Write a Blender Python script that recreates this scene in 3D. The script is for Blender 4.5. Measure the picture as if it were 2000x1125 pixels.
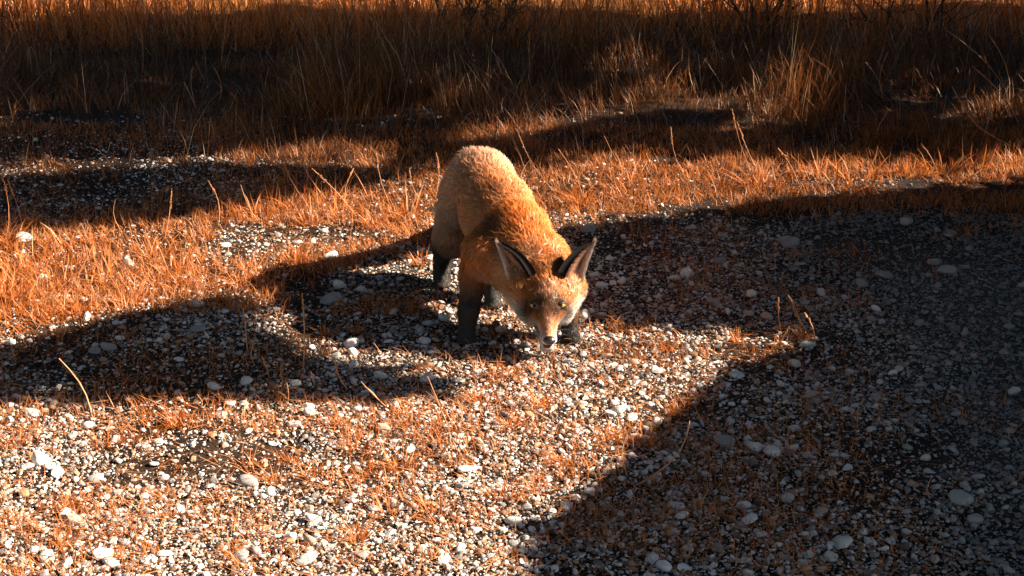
import bpy, math, random
import numpy as np
from mathutils import Vector

random.seed(7)
rng = np.random.default_rng(11)
for o in list(bpy.data.objects):
    bpy.data.objects.remove(o, do_unlink=True)
scene = bpy.context.scene
col = scene.collection
R = math.radians

# ------------------------------------------------------------------ camera, sky, sun, exposure
CAM_H, PITCH, HFOV = 1.22, 19.0, 36.0
cam_d = bpy.data.cameras.new('camera')
cam_d.sensor_width = 36.0
cam_d.lens = 18.0 / math.tan(R(HFOV / 2))
cam_d.clip_start, cam_d.clip_end = 0.05, 2000
cam = bpy.data.objects.new('camera', cam_d)
col.objects.link(cam)
cam.location = (0, 0, CAM_H)
cam.rotation_euler = (R(90 - PITCH), 0, 0)
scene.camera = cam

SUN_AZ, SUN_EL = 1.0, 31.0          # azimuth from +X towards +Y
S = np.array([math.cos(R(SUN_EL)) * math.cos(R(SUN_AZ)), math.cos(R(SUN_EL)) * math.sin(R(SUN_AZ)), math.sin(R(SUN_EL))])
world = bpy.data.worlds.new('World')
scene.world = world
world.use_nodes = True
wn = world.node_tree.nodes
sky = wn.new('ShaderNodeTexSky')
sky.sky_type = 'NISHITA'
sky.sun_disc = False
sky.sun_elevation = R(SUN_EL)
sky.sun_rotation = R(90 - SUN_AZ)
sky.air_density, sky.dust_density, sky.ozone_density = 1.0, 0.3, 0.2
wn['Background'].inputs['Strength'].default_value = 0.05
world.node_tree.links.new(sky.outputs[0], wn['Background'].inputs['Color'])
sl = bpy.data.lights.new('sun', 'SUN')
sl.energy, sl.angle, sl.color = 5.0, R(0.5), (1.0, 0.85, 0.68)
sun = bpy.data.objects.new('sun', sl)
col.objects.link(sun)
sun.rotation_euler = Vector(S).to_track_quat('Z', 'Y').to_euler()
sun.location = (6, 3, 5)

scene.view_settings.view_transform = 'Standard'
scene.view_settings.look = 'None'
scene.view_settings.gamma = 1.0
scene.view_settings.use_curve_mapping = False
scene.view_settings.exposure = 2.25
scene.render.engine = 'CYCLES'

# ------------------------------------------------------------------ helpers
F = 1000.0 / math.tan(R(HFOV / 2))
FW = np.array([0, math.cos(R(PITCH)), -math.sin(R(PITCH))])
UP = np.array([0, math.sin(R(PITCH)), math.cos(R(PITCH))])
RT = np.array([1.0, 0, 0])
C0 = np.array([0, 0, CAM_H])

def ray(u, v):
    return FW + (u - 1000.0) / F * RT - (v - 562.5) / F * UP
def G(u, v):                     # photo point -> place on the ground
    d = ray(u, v)
    return C0 + d * (-CAM_H / d[2])
def AT(u, v, y):                 # photo point -> place at distance y
    d = ray(u, v)
    return C0 + d * (y / d[1])
def uv_of(P):                    # ground place -> photo point (arrays)
    q = P - C0
    z = q @ FW
    return 1000 + F * (q @ RT) / z, 562.5 - F * (q @ UP) / z

def hash2(ix, iy, s):
    h = (ix * 374761393 + iy * 668265263 + s * 974634777) & 0x7fffffff
    h = ((h ^ (h >> 13)) * 1274126177) & 0x7fffffff
    return ((h ^ (h >> 16)) & 0xffff) / 65535.0
def vnoise(x, y, s=0):
    x = np.asarray(x, float); y = np.asarray(y, float)
    ix = np.floor(x).astype(np.int64); iy = np.floor(y).astype(np.int64)
    fx = x - ix; fy = y - iy
    fx = fx * fx * (3 - 2 * fx); fy = fy * fy * (3 - 2 * fy)
    a = hash2(ix, iy, s); b = hash2(ix + 1, iy, s); c = hash2(ix, iy + 1, s); d = hash2(ix + 1, iy + 1, s)
    return (a * (1 - fx) + b * fx) * (1 - fy) + (c * (1 - fx) + d * fx) * fy
def fbm(x, y, s=0, o=3):
    r = 0; a = .5; t = 0
    for i in range(o):
        r = r + a * vnoise(x * 2 ** i, y * 2 ** i, s + i * 17); t += a; a *= .5
    return r / t
def sstep(a, b, x):
    t = np.clip((x - a) / (b - a), 0, 1)
    return t * t * (3 - 2 * t)

def gh(x, y):                    # height of the ground
    x = np.asarray(x, float); y = np.asarray(y, float)
    near = np.exp(-(((x - 0.0) / .55) ** 2 + ((y - 3.3) / .55) ** 2))
    h = (fbm(x * 1.6 + 9, y * 1.6 + 4, 3) - .5) * .05 + (fbm(x * 9, y * 9, 5) - .5) * .018
    bank = sstep(4.2, 5.2, y) * .05
    return h * (1 - np.clip(near, 0, 1)) + bank

def new_mesh(name, V, faces, mat=None, smooth=True, cols=None, parent=None, attr=None):
    """V (n,3); faces an (m,k) array or a list of such arrays"""
    me = bpy.data.meshes.new(name)
    V = np.ascontiguousarray(V, dtype=np.float32)
    fl = faces if isinstance(faces, list) else [faces]
    fl = [np.asarray(f, dtype=np.int32) for f in fl if len(f)]
    me.vertices.add(len(V)); me.vertices.foreach_set('co', V.ravel())
    loops = np.concatenate([f.ravel() for f in fl])
    sizes = np.concatenate([np.full(len(f), f.shape[1], dtype=np.int32) for f in fl])
    starts = np.concatenate([[0], np.cumsum(sizes)[:-1]]).astype(np.int32)
    me.loops.add(len(loops)); me.loops.foreach_set('vertex_index', loops)
    me.polygons.add(len(sizes)); me.polygons.foreach_set('loop_start', starts)
    me.polygons.foreach_set('loop_total', sizes)
    me.polygons.foreach_set('use_smooth', np.full(len(sizes), smooth, dtype=bool))
    if cols is not None:
        c = np.ones((len(V), 4), dtype=np.float32); c[:, :3] = cols
        at = me.attributes.new('Col', 'FLOAT_COLOR', 'POINT')
        at.data.foreach_set('color', c.ravel())
    if attr is not None:
        for k, val in attr.items():
            at = me.attributes.new(k, 'FLOAT_VECTOR', 'POINT')
            at.data.foreach_set('vector', np.ascontiguousarray(val, dtype=np.float32).ravel())
    me.update(); me.validate()
    if mat: me.materials.append(mat)
    return me
def link(name, me, parent=None, loc=None):
    o = bpy.data.objects.new(name, me)
    col.objects.link(o)
    if parent: o.parent = parent
    if loc is not None: o.location = loc
    return o
def tag(o, label=None, cat=None, group=None, kind=None):
    if label: o['label'] = label
    if cat: o['category'] = cat
    if group: o['group'] = group
    if kind: o['kind'] = kind
    return o
def empty(name, loc):
    o = bpy.data.objects.new(name, None); col.objects.link(o); o.location = loc
    o.empty_display_size = .05
    return o

def icosphere(sub):
    t = (1 + 5 ** .5) / 2
    V = [(-1, t, 0), (1, t, 0), (-1, -t, 0), (1, -t, 0), (0, -1, t), (0, 1, t), (0, -1, -t), (0, 1, -t), (t, 0, -1), (t, 0, 1), (-t, 0, -1), (-t, 0, 1)]
    Fc = [(0, 11, 5), (0, 5, 1), (0, 1, 7), (0, 7, 10), (0, 10, 11), (1, 5, 9), (5, 11, 4), (11, 10, 2), (10, 7, 6), (7, 1, 8),
          (3, 9, 4), (3, 4, 2), (3, 2, 6), (3, 6, 8), (3, 8, 9), (4, 9, 5), (2, 4, 11), (6, 2, 10), (8, 6, 7), (9, 8, 1)]
    V = [np.array(v) / np.linalg.norm(v) for v in V]
    for _ in range(sub):
        cache = {}; nf = []
        def mid(a, b):
            k = (min(a, b), max(a, b))
            if k not in cache:
                m = V[a] + V[b]; V.append(m / np.linalg.norm(m)); cache[k] = len(V) - 1
            return cache[k]
        for a, b, c in Fc:
            x, y, z = mid(a, b), mid(b, c), mid(c, a)
            nf += [(a, x, z), (b, y, x), (c, z, y), (x, y, z)]
        Fc = nf
    return np.array(V), np.array(Fc)

# ------------------------------------------------------------------ materials
def material(name):
    m = bpy.data.materials.new(name); m.use_nodes = True
    nt = m.node_tree; nt.nodes.clear()
    out = nt.nodes.new('ShaderNodeOutputMaterial')
    return m, nt, out
def N(nt, t, **kw):
    n = nt.nodes.new(t)
    for k, v in kw.items():
        if k in n.inputs: n.inputs[k].default_value = v
        else: setattr(n, k, v)
    return n
def noise(nt, scale, detail=3, rough=.55, coord='Object'):
    tc = N(nt, 'ShaderNodeTexCoord'); n = N(nt, 'ShaderNodeTexNoise')
    n.inputs['Scale'].default_value = scale; n.inputs['Detail'].default_value = detail; n.inputs['Roughness'].default_value = rough
    nt.links.new(tc.outputs[coord], n.inputs['Vector'])
    return n
def ramp(nt, src, stops):
    r = N(nt, 'ShaderNodeValToRGB'); e = r.color_ramp.elements
    e[0].position, e[0].color = stops[0][0], (*stops[0][1], 1)
    e[1].position, e[1].color = stops[-1][0], (*stops[-1][1], 1)
    for p, c in stops[1:-1]:
        k = e.new(p); k.color = (*c, 1)
    nt.links.new(src, r.inputs['Fac'])
    return r
def mixc(nt, a, b, fac, mode='MIX'):
    m = N(nt, 'ShaderNodeMix', data_type='RGBA', blend_type=mode)
    for s, v in ((0, fac), (6, a), (7, b)):
        if hasattr(v, 'is_linked') or hasattr(v, 'links'): nt.links.new(v, m.inputs[s])
        elif s == 0: m.inputs[0].default_value = v
        else: m.inputs[s].default_value = (*v, 1)
    return m.outputs[2]
def simple(name, c, rough=.6, spec=.3, ns=None, amt=.25, bump=0, coat=0):
    m, nt, out = material(name)
    b = N(nt, 'ShaderNodeBsdfPrincipled'); b.inputs['Roughness'].default_value = rough
    b.inputs['Specular IOR Level'].default_value = spec; b.inputs['Coat Weight'].default_value = coat
    if ns:
        n = noise(nt, ns)
        r = ramp(nt, n.outputs['Fac'], [(.3, tuple(x * (1 - amt) for x in c)), (.7, tuple(min(1, x * (1 + amt)) for x in c))])
        nt.links.new(r.outputs[0], b.inputs['Base Color'])
        if bump:
            bp = N(nt, 'ShaderNodeBump'); bp.inputs['Strength'].default_value = bump; bp.inputs['Distance'].default_value = .002
            nt.links.new(n.outputs['Fac'], bp.inputs['Height']); nt.links.new(bp.outputs[0], b.inputs['Normal'])
    else:
        b.inputs['Base Color'].default_value = (*c, 1)
    nt.links.new(b.outputs[0], out.inputs[0])
    return m

def soil_material():
    m, nt, out = material('soil')
    b = N(nt, 'ShaderNodeBsdfPrincipled'); b.inputs['Roughness'].default_value = .95; b.inputs['Specular IOR Level'].default_value = .1
    n1 = noise(nt, 14, 5); n2 = noise(nt, 190, 4, .7)
    r1 = ramp(nt, n1.outputs['Fac'], [(.3, (.012, .008, .006)), (.55, (.028, .018, .013)), (.75, (.05, .034, .024))])
    r2 = ramp(nt, n2.outputs['Fac'], [(.40, (.35, .33, .32)), (.62, (1.6, 1.5, 1.4))])
    c = mixc(nt, r1.outputs[0], r2.outputs[0], .8, 'MULTIPLY')
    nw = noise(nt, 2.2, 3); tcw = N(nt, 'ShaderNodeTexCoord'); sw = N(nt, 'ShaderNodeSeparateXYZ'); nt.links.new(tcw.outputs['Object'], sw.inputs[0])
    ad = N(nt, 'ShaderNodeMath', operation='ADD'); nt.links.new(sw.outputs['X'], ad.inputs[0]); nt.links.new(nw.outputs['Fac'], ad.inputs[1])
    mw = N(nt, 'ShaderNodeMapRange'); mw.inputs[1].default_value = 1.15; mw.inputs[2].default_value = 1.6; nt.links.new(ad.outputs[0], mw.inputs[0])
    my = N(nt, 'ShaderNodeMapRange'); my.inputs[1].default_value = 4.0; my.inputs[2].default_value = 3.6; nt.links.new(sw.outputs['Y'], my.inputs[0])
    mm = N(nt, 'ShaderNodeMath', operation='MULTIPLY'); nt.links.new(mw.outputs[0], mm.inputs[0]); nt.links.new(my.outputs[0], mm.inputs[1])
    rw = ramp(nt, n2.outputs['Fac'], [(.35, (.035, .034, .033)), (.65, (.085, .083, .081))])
    c = mixc(nt, c, rw.outputs[0], mm.outputs[0])  # right-hand soil greyed to imitate the flat tone of the shade
    n3 = noise(nt, .35, 3)                                   # straw-coloured meadow farther out
    tc = N(nt, 'ShaderNodeTexCoord'); sp = N(nt, 'ShaderNodeSeparateXYZ'); nt.links.new(tc.outputs['Object'], sp.inputs[0])
    mr = N(nt, 'ShaderNodeMapRange'); mr.inputs[1].default_value = 6.7; mr.inputs[2].default_value = 7.0
    nt.links.new(sp.outputs['Y'], mr.inputs[0])
    r3 = ramp(nt, n3.outputs['Fac'], [(.3, (.07, .026, .007)), (.7, (.20, .075, .014))])
    c = mixc(nt, c, r3.outputs[0], mr.outputs[0])
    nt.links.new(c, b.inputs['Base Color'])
    bp = N(nt, 'ShaderNodeBump'); bp.inputs['Strength'].default_value = .8; bp.inputs['Distance'].default_value = .006
    nt.links.new(n2.outputs['Fac'], bp.inputs['Height']); nt.links.new(bp.outputs[0], b.inputs['Normal'])
    nt.links.new(b.outputs[0], out.inputs[0])
    return m

def stone_material(c, name):
    m, nt, out = material(name)
    b = N(nt, 'ShaderNodeBsdfPrincipled'); b.inputs['Roughness'].default_value = .8; b.inputs['Specular IOR Level'].default_value = .25
    if c is None:
        base = N(nt, 'ShaderNodeAttribute', attribute_name='Col', attribute_type='INSTANCER').outputs['Color']
    else:
        oi = N(nt, 'ShaderNodeObjectInfo')
        base = ramp(nt, oi.outputs['Random'], [(0, tuple(x * .85 for x in c)), (1, tuple(x * 1.1 for x in c))]).outputs[0]
    n = noise(nt, 60, 5, .65)
    r = ramp(nt, n.outputs['Fac'], [(.32, (.5, .46, .43)), (.5, (.92, .9, .88)), (.7, (1.1, 1.1, 1.1))])
    c = mixc(nt, base, r.outputs[0], .8, 'MULTIPLY')
    nt.links.new(c, b.inputs['Base Color'])
    n2 = noise(nt, 220, 4, .7)
    bp = N(nt, 'ShaderNodeBump'); bp.inputs['Strength'].default_value = .5; bp.inputs['Distance'].default_value = .002
    nt.links.new(n2.outputs['Fac'], bp.inputs['Height']); nt.links.new(bp.outputs[0], b.inputs['Normal'])
    nt.links.new(b.outputs[0], out.inputs[0])
    return m

def blade_material(name, trans=.35, normal_attr=None, gloss=.06, grough=.5):
    m, nt, out = material(name)
    a = N(nt, 'ShaderNodeAttribute', attribute_name='Col')
    d = N(nt, 'ShaderNodeBsdfDiffuse'); t = N(nt, 'ShaderNodeBsdfTranslucent'); g = N(nt, 'ShaderNodeBsdfGlossy'); g.inputs['Roughness'].default_value = grough
    nt.links.new(a.outputs['Color'], d.inputs['Color']); nt.links.new(a.outputs['Color'], t.inputs['Color'])
    g.inputs['Color'].default_value = (.9, .85, .8, 1)
    if normal_attr:
        na = N(nt, 'ShaderNodeAttribute', attribute_name=normal_attr)
        for s in (d, g): nt.links.new(na.outputs['Vector'], s.inputs['Normal'])
    x = N(nt, 'ShaderNodeMixShader'); x.inputs[0].default_value = trans
    nt.links.new(d.outputs[0], x.inputs[1]); nt.links.new(t.outputs[0], x.inputs[2])
    y = N(nt, 'ShaderNodeMixShader'); y.inputs[0].default_value = gloss
    nt.links.new(x.outputs[0], y.inputs[1]); nt.links.new(g.outputs[0], y.inputs[2])
    nt.links.new(y.outputs[0], out.inputs[0])
    return m
def attr_material(name, rough=.8, spec=.2):
    m, nt, out = material(name)
    a = N(nt, 'ShaderNodeAttribute', attribute_name='Col')
    b = N(nt, 'ShaderNodeBsdfPrincipled'); b.inputs['Roughness'].default_value = rough; b.inputs['Specular IOR Level'].default_value = spec
    n = noise(nt, 300, 3); r = ramp(nt, n.outputs['Fac'], [(.3, (.7, .7, .7)), (.7, (1.15, 1.15, 1.15))])
    nt.links.new(mixc(nt, a.outputs['Color'], r.outputs[0], .8, 'MULTIPLY'), b.inputs['Base Color'])
    nt.links.new(b.outputs[0], out.inputs[0])
    return m

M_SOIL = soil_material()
M_STONES = [('pale', stone_material((.66, .64, .61), 'pale_stone')), ('grey', stone_material((.30, .295, .29), 'grey_stone')), ('tan', stone_material((.50, .38, .29), 'tan_stone'))]
M_GRAVEL = stone_material(None, 'gravel_stone')
M_GRASS = blade_material('dry_grass', .40, gloss=.025)
M_LEAF = blade_material('leaf', .05)
M_BARK = simple('bark', (.07, .05, .035), .9, .1, 40, .5, .8)
M_STALK = simple('dry_straw', (.48, .22, .10), .6, .3, 90, .3)
M_SEED = simple('seed_husk', (.40, .17, .07), .8, .2, 200, .4)

# ------------------------------------------------------------------ ground
def build_ground():
    fine = lambda a, b, s: np.arange(a, b, s)
    xs = np.concatenate([[-400, -120, -40, -15, -8, -5, -3.6], fine(-3, 3, .03), [3, 3.6, 5, 8, 15, 40, 120, 400]])
    ys = np.concatenate([[-400, -120, -40, -12, -4, -1, .4], fine(.9, 7.2, .03), [7.3, 8, 9, 11, 15, 40, 120, 400]])
    X, Y = np.meshgrid(xs, ys, indexing='ij')
    Z = gh(X, Y)
    V = np.stack([X, Y, Z], -1).reshape(-1, 3)
    nx, ny = len(xs), len(ys)
    idx = np.arange(nx * ny).reshape(nx, ny)
    q = np.stack([idx[:-1, :-1], idx[1:, :-1], idx[1:, 1:], idx[:-1, 1:]], -1).reshape(-1, 4)
    tag(link('ground', new_mesh('ground', V, q, M_SOIL)), kind='structure')
build_ground()

# ------------------------------------------------------------------ shade trees and bushes beside the track (out of frame, towards the sun)
def in_poly(P, poly):
    x, y = P[:, 0], P[:, 1]; inside = np.zeros(len(P), bool); j = len(poly) - 1
    for i in range(len(poly)):
        xi, yi = poly[i]; xj, yj = poly[j]
        c = ((yi > y) != (yj > y)) & (x < (xj - xi) * (y - yi) / (yj - yi + 1e-12) + xi)
        inside ^= c; j = i
    return inside
def tubes(paths, sides=6):
    """paths: list of (points, radii) -> vertices, quads"""
    Vs, Fs, off = [], [], 0
    for pts, rad in paths:
        pts = np.asarray(pts, float); n = len(pts)
        tg = np.gradient(pts, axis=0); tg /= np.linalg.norm(tg, axis=1)[:, None] + 1e-12
        ref = np.array([0, 0, 1.0]) if abs(tg[0][2]) < .8 else np.array([1.0, 0, 0])
        a = np.cross(tg, ref); a /= np.linalg.norm(a, axis=1)[:, None]; b = np.cross(tg, a)
        ang = np.linspace(0, 2 * np.pi, sides, endpoint=False)
        ring = pts[:, None, :] + np.asarray(rad)[:, None, None] * (np.cos(ang)[None, :, None] * a[:, None, :] + np.sin(ang)[None, :, None] * b[:, None, :])
        Vs.append(ring.reshape(-1, 3))
        k = np.arange(n * sides).reshape(n, sides) + off
        Fs.append(np.stack([k[:-1], np.roll(k, -1, 1)[:-1], np.roll(k, -1, 1)[1:], k[1:]], -1).reshape(-1, 4))
        off += n * sides
    return np.concatenate(Vs), np.concatenate(Fs)
def leaves_mesh(P, size, colr):
    n = len(P)
    d = rng.normal(size=(n, 3)); d /= np.linalg.norm(d, axis=1)[:, None]
    e = np.cross(d, rng.normal(size=(n, 3))); e /= np.linalg.norm(e, axis=1)[:, None]
    s = size * rng.uniform(.6, 1.3, n)[:, None]
    V = np.stack([P - d * s, P + e * s * .45, P + d * s, P - e * s * .45], 1).reshape(-1, 3)
    q = np.arange(4 * n).reshape(n, 4)
    c = np.asarray(colr)[None] * rng.uniform(.6, 1.35, (n, 1))
    return V, q, np.repeat(c, 4, 0)
def shade_plant(name, poly_uv, X0, depth, leaf, cover, label, cat, group=None, leafcol=(.07, .055, .02), thin=False, holes=0, jit=.12):
    poly = np.array([G(u, v)[:2] for u, v in poly_uv])
    lo, hi = poly.min(0), poly.max(0)
    area = .5 * abs(np.dot(poly[:, 0], np.roll(poly[:, 1], 1)) - np.dot(poly[:, 1], np.roll(poly[:, 0], 1)))
    n = int(area * cover / (leaf * leaf * .45 * .42))
    P = lo + (hi - lo) * rng.random((int(n * np.prod(hi - lo) / area), 2))
    P = P[in_poly(P, poly)]
    if holes:
        P = P[fbm(P[:, 0] * 2.2, P[:, 1] * 5, 77) < 1 - holes * .5]
        for hu, hv, ru, rv in ((1380, 225, 190, 24), (1080, 262, 170, 26), (1930, 255, 160, 40), (640, 312, 190, 18), (1700, 200, 90, 16), (1250, 190, 120, 14), (1520, 262, 140, 14), (900, 290, 90, 14), (1230, 235, 300, 44), (1850, 235, 200, 34), (760, 250, 150, 32)):
            c = G(hu, hv); rx = ru / F * c[1]; ry = abs(G(hu, hv - rv)[1] - c[1])
            e = ((P[:, 0] - c[0]) / rx) ** 2 + ((P[:, 1] - c[1]) / ry) ** 2
            P = P[rng.random(len(P)) > (.97 if rv < 30 else .72) * (e < 1)]
    P = P + np.column_stack([fbm(P[:, 0] * 4, P[:, 1] * 4, 88) - .5, fbm(P[:, 0] * 4, P[:, 1] * 4, 99) - .5]) * jit + rng.normal(0, 1, P.shape) * np.where(rng.random(len(P)) < .35, .035, .010)[:, None] * max(.4, 1 + 4 * (jit - .12))
    X = X0 + depth * rng.random(len(P))
    t = (X - P[:, 0]) / S[0]
    Q = np.column_stack([P, np.zeros(len(P))]) + t[:, None] * S
    ok = Q[:, 2] > .03
    Q = Q[ok]
    Q = Q[(Q[:, 0] > .36 * Q[:, 1] + .12)]
    c = Q.mean(0)
    base = np.array([c[0], c[1], 0.0]); base[2] = float(gh(base[0], base[1]))
    root = empty(name, base)
    V, q, cc = leaves_mesh(Q, leaf, leafcol)
    link('crown', new_mesh('crown', V - base, q, M_LEAF, False, cc), root)
    paths = []
    top = np.array([c[0], c[1], np.percentile(Q[:, 2], 70) if not thin else .42 * c[2]])
    k = 8
    tr = np.linspace(0, 1, k)[:, None] * (top - base) + np.column_stack([rng.normal(0, .02, k), rng.normal(0, .02, k), np.zeros(k)])
    tr[0] = (0, 0, -.05)
    h = top[2]
    paths.append((tr, np.linspace(.02 + .012 * h, .008, k) * (.6 if thin else 1)))
    for i in range(9 if thin else 26):
        e = Q[rng.integers(len(Q))] - base
        s0 = tr[int(rng.integers(1, k - 1))]
        if s0[2] > e[2]: s0 = tr[1]
        m = (s0 + e) / 2 + np.array([0, 0, .04]) + rng.normal(0, .03, 3)
        paths.append((np.array([s0, m, e]), np.array([.009, .006, .003]) * (.5 if thin else 1)))
    V, q = tubes(paths)
    link('trunk', new_mesh('trunk', V, q, M_BARK), root)
    tag(root, label, cat, group)
P1 = [(1085, 455), (1300, 428), (1500, 402), (1750, 390), (2000, 368), (2500, 350), (2500, 640), (1590, 648), (1400, 632), (1230, 628), (1140, 600), (1100, 520)]
P2 = [(1585, 690), (1480, 722), (1385, 795), (1300, 868), (1190, 968), (1085, 1052), (1040, 1140), (1000, 1330), (2500, 1330), (2500, 636), (1640, 652)]
P3 = [(-500, 90), (0, 62), (160, 50), (330, 66), (500, 44), (760, 52), (1000, 38), (1200, 58), (1500, 44), (1700, 36), (2000, 40), (2700, 30), (2700, 300), (2000, 316), (1600, 322), (1300, 318), (1000, 326), (700, 330), (450, 318), (200, 310), (0, 316), (-500, 345)]
P4 = [(-300, 362), (0, 352), (300, 345), (600, 340), (820, 342), (700, 372), (500, 402), (300, 432), (0, 452), (-300, 480)]
P5 = [(-400, 705), (0, 680), (150, 650), (290, 618), (420, 592), (450, 602), (486, 655), (575, 710), (740, 728), (850, 738), (860, 762), (700, 788), (500, 778), (300, 792), (0, 788), (-400, 800)]  # crown outline shaped to fill out the shadow beside the fox
shade_plant('leafy_bush', P1, 2.15, .5, .035, 8, 'dense dark leafy bush growing beside the gravel, farther along than its low neighbour', 'bush')
shade_plant('leafy_bush', P2, 1.75, .5, .035, 8, 'low broad leafy bush at the near edge of the gravel track', 'bush')
shade_plant('leafy_tree', P3, 3.3, .9, .05, 3.6, 'tall leafy tree at the edge of the long dry grass', 'tree', holes=.66, jit=.42)
shade_plant('slender_tree', P4, 2.9, .3, .04, 2.0, 'slender sapling with a small narrow crown beside the grass bank', 'tree', thin=True, jit=.2)
shade_plant('slender_tree', P5, 2.3, .3, .04, 1.6, 'slender sapling whose raised crown is added to widen the fox shadow, between the two leafy bushes', 'tree', thin=True, jit=.06)

def sky_block_tree(base, lo, hi, n, leaf, label, low=False):  # unseen trees added to block sky light and deepen the shade
    """an added sky-blocking tree whose crown spreads from lo to hi"""
    base = np.array([base[0], base[1], float(gh(base[0], base[1]))])
    root = empty('sky_block_tree', base)
    lo, hi = np.array(lo, float), np.array(hi, float); c = (lo + hi) / 2; r = (hi - lo) / 2
    k = 90
    cl = rng.normal(size=(k, 3)); cl = cl / np.linalg.norm(cl, axis=1)[:, None] * rng.random((k, 1)) ** .4
    P = cl[rng.integers(0, k, n)] + rng.normal(0, .13, (n, 3))
    P = P[np.linalg.norm(P, axis=1) < 1.08] * r + c
    P = P[(P[:, 2] > .3) & (low | (P[:, 2] > S[2] / S[0] * (P[:, 0] + 2.9) * (P[:, 1] > 1.0)))]
    V, q, cc = leaves_mesh(P, leaf, (.06, .05, .018))
    link('crown', new_mesh('crown', V - base, q, M_LEAF, False, cc), root)
    top = np.array([base[0] * .7 + c[0] * .3, base[1] * .7 + c[1] * .3, c[2]])
    kk = 7; w = np.linspace(0, 1, kk)[:, None]
    tr = w * (top - base) + np.sin(w * 3.14) * np.array([.1, -.06, 0]); tr[0, 2] = -.1
    paths = [(tr, np.linspace(.17, .07, kk))]
    for i in range(40):
        e = (cl[i] * r * .85 + c) - base; s0 = tr[int(rng.integers(3, kk))]
        m = (s0 + e) / 2 + np.array([0, 0, .2])
        paths.append((np.array([s0, m, e]), np.array([.045, .025, .008])))
    V, q = tubes(paths, 8)
    link('trunk', new_mesh('trunk', V, q, M_BARK), root)
    tag(root, label, 'tree')
sky_block_tree((-2.6, -1.2), (-4.2, -2.2, 3.2), (4.4, 8.6, 6.0), 60000, .13, 'added sky-blocking tree whose crown overhangs the gravel track')
sky_block_tree((-.8, -4.0), (-3.6, -5.4, .5), (3.0, -2.0, 6.0), 9000, .16, 'added sky-blocking bushy tree standing by itself on the side of the track away from the fox')
sky_block_tree((-5.4, 2.4), (-6.8, -1.6, .4), (-3.9, 5.4, 5.0), 9000, .16, 'added sky-blocking bushy tree across the track from the low leafy bush')
sky_block_tree((-6.0, 8.5), (-8.0, 5.0, .4), (-4.4, 12.0, 6.0), 9000, .17, 'added sky-blocking bushy tree on the far side of the sunlit meadow, beside the grass bank')
sky_block_tree((-3.0, 16.0), (-8.0, 14.4, .4), (.2, 18.0, 7.0), 10000, .18, 'added sky-blocking bushy tree at the back of the sunlit meadow, the broader of two')
sky_block_tree((3.0, 17.0), (-.6, 15.4, .4), (6.0, 19.0, 7.0), 9000, .18, 'added sky-blocking bushy tree at the back of the sunlit meadow, the narrower of two')
sky_block_tree((8.6, -1.0), (7.4, -4.5, .0), (9.8, 2.4, 3.7), 9000, .15, 'added low sky-blocking tree behind the near leafy bush, on the sunward side', low=True)
sky_block_tree((8.6, 4.8), (7.4, 2.0, .0), (9.8, 7.6, 3.7), 9000, .15, 'added low sky-blocking tree level with the grass bank, on the sunward side', low=True)
sky_block_tree((8.8, 10.2), (7.4, 7.2, .0), (9.8, 13.2, 3.7), 9000, .15, 'added low sky-blocking tree level with the meadow, on the sunward side', low=True)


# ------------------------------------------------------------------ stones and gravel
def stone_shape(sub, seed, angular):
    r = np.random.default_rng(seed)
    if sub < 0:                                            # grit: an irregular eight-faced chip
        V = np.array([[1, 0, 0], [-1, 0, 0], [0, 1, 0], [0, -1, 0], [0, 0, 1], [0, 0, -1.0]])
        W = (V * r.uniform(.6, 1.2, (6, 1)) + r.normal(0, .22, (6, 3))) * np.array([1, r.uniform(.7, 1), r.uniform(.5, .85)])
        return W / np.abs(W).max() * 1.08, np.array([[0, 2, 4], [2, 1, 4], [1, 3, 4], [3, 0, 4], [2, 0, 5], [1, 2, 5], [3, 1, 5], [0, 3, 5]])
    V, Fc = icosphere(sub)
    n = r.normal(size=(11, 3)); n /= np.linalg.norm(n, axis=1)[:, None]
    d = r.uniform(.55, 1.0, 11)
    dots = V @ n.T
    rad = np.min(np.where(dots > .05, d / np.maximum(dots, .05), 9), axis=1)
    rad = np.minimum(rad, 1.15)
    rad = rad * angular + (1 - angular) * .85
    W = V * rad[:, None] * np.array([1, r.uniform(.65, .95), r.uniform(.45, .75)])
    W *= 1 / np.abs(W).max()
    return W, Fc
def gravel_weight(u, v, x, y):
    w = .55 + 0 * u
    w = np.where(v > 780, 1.0, w)
    w = np.where((v > 590) & (v <= 780), .8, w)
    w = np.where((v > 420) & (v <= 600) & (u < 780), .35, w)
    w = np.where((v > 420) & (u > 1080), .85, w)
    w = np.where((v <= 420) & (v > 330), .25, w)
    w = np.where((u < 480) & (v > 285) & (v < 440), .5, w)
    w = np.where((v <= 330) & ~((u < 480) & (v > 285)), .06, w)
    n = fbm(x * 3.1, y * 3.1, 40)
    w = np.where((v > 480) & (v < 780) & (u > 640) & (u < 1420), 1.0, w)
    n = np.where((v > 500) & (v < 780) & (u > 640) & (u < 1420), np.maximum(n, .47), n)
    return w * (.32 + .68 * sstep(.34, .56, n + .08 * (v > 780) + .05 * (u > 1300)))
def scatter(n, dmin, dmax, margin, near_bias=1.0):
    t = rng.random(n) ** near_bias
    y = dmin + (dmax - dmin) * t
    x = (rng.random(n) * 2 - 1) * (.345 * y + margin)
    return x, y
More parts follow.
